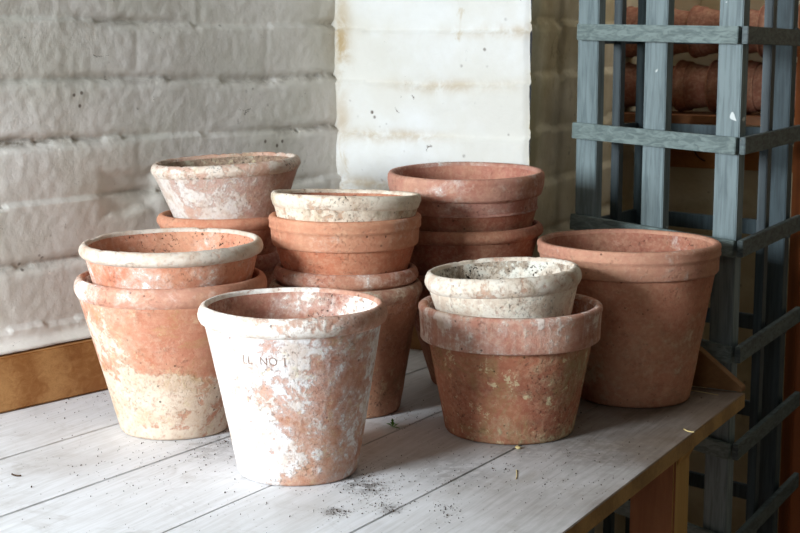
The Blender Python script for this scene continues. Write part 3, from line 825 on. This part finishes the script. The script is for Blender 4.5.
for _ in range(260):
    px, py = rs.uniform(-20, 700), rs.uniform(385, 545); p = onz(px, py)
    if inside(p): crumb(px, py, rs.uniform(.0005, .0014))
o = fin(bm, 'soil_crumbs', M_soil); tag(o, 'dark soil crumbs scattered over the scrubbed bench top', 'soil'); o['kind'] = 'stuff'

# green sprig
M_leaf = plain('leaf_green', '5E8A3A', '3F6A28', 60, .6)
c = onz(393, 428); spg = thing('green_sprig', 'tiny green leafy sprig lying on the bench between the pots', 'leaf', (c.x, c.y, TZ))
bm = bmesh.new()
for k, (a, L, el) in enumerate([(.3, .011, .5), (1.7, .010, .9), (2.9, .012, .3), (4.1, .009, .8), (5.2, .011, .4), (2.2, .009, 1.3)]):
    d = Vector((math.cos(a) * math.cos(el), math.sin(a) * math.cos(el), math.sin(el))); s = Vector((-math.sin(a), math.cos(a), 0))
    o_ = Vector((0, 0, .0012 + .001 * k)); P = [o_, o_ + d * L * .5 + s * L * .3 + UP * .001, o_ + d * L, o_ + d * L * .5 - s * L * .3 + UP * .001]
    bm.faces.new([bm.verts.new(x) for x in P])
fin(bm, 'leaflets', M_leaf, spg)
tube('stem', [Vector((.010, -.004, .0008)), Vector((.003, 0, .0015)), Vector((-.004, .002, .003))], .0006, M_leaf, spg)
# twig, straws and chip
def bit(name, pts, r, mat, label, cat):
    P = [onz(x, y, TZ + r) for x, y in pts]
    return tag(tube(name, P, r, mat), label, cat)
M_twig = plain('dark_twig', '3A2A1E', '57402C'); M_straw = plain('dry_straw', 'BFA56A', 'D8C58E')
bit('twig', [(12, 474), (16, 476.5), (21, 475.5)], .0012, M_twig, 'short dark twig lying on the pale planks at far left', 'twig')
bit('straw', [(516, 479), (517.5, 474), (516.5, 470)], .0006, M_straw, 'pale curved straw on the bench in front of the wide streaked pot', 'straw')
bit('straw', [(684, 429), (688, 432), (694, 432)], .0009, M_straw, 'dry straw lying near the right edge of the bench', 'straw')
bit('straw', [(690, 390), (702, 392), (718, 395)], .0006, M_straw, 'long thin straw lying at the foot of the slanting upstand', 'straw')
c = onz(494 + 24, 449); bm = bmesh.new(); bmesh.ops.create_icosphere(bm, subdivisions=2, radius=.0042)
for v in bm.verts: v.co.z *= .6; v.co *= 1 + .25 * N3(v.co.x * 300, v.co.y * 300, v.co.z * 300)
o = fin(bm, 'clay_crumb', M_straw, None, (c.x, c.y, TZ + .0024)); tag(o, 'yellowish crumb lying at the foot of the wide streaked pot', 'crumb')

# ================================================================ LIGHT
def area(name, loc, target, sx, sy, power, col):
    l = bpy.data.lights.new(name, 'AREA'); l.shape = 'RECTANGLE'; l.size = sx; l.size_y = sy; l.energy = power; l.color = col
    o = bpy.data.objects.new(name, l); COL.objects.link(o); o.location = loc
    o.rotation_euler = (Vector(target) - Vector(loc)).to_track_quat('-Z', 'Y').to_euler(); return o
wc = WP.copy(); wc.z = (WZ0 + WZ1) / 2
area('window_light', wc, wc + WD - UP * .45, WW - .06, WZ1 - WZ0 - .06, 108, (.84, .925, 1))
area('front_fill_light', (-1.0, -1.0, 1.85), (-.1, 2.3, .95), 1.0, 1.1, 8, (.86, .93, 1))  # added fill lamp that lifts the left wall, no known source
area('alcove_fill_light', (.95, 2.98, 2.25), (.62, 3.35, 1.1), .5, .3, 5.5, (.95, .97, 1))  # added lamp near the ceiling to brighten the alcove walls, no known source
w = bpy.data.worlds.new('room_air'); S.world = w; w.use_nodes = True
bg = w.node_tree.nodes['Background']; bg.inputs[0].default_value = (.86, .92, 1, 1); bg.inputs[1].default_value = .05

# ================================================================ CAMERA
cam = bpy.data.cameras.new('camera'); co = bpy.data.objects.new('camera', cam); COL.objects.link(co)
cam.sensor_width = 36; cam.lens = F / 800 * 36; co.location = CAM; co.rotation_euler = (math.pi / 2 - PITCH, 0, 0)
cam.dof.use_dof = True; cam.dof.focus_distance = 2.0; cam.dof.aperture_fstop = 14
cam.clip_start = .02
S.camera = co
S.view_settings.view_transform = 'Standard'; S.view_settings.look = 'None'; S.view_settings.exposure = .25
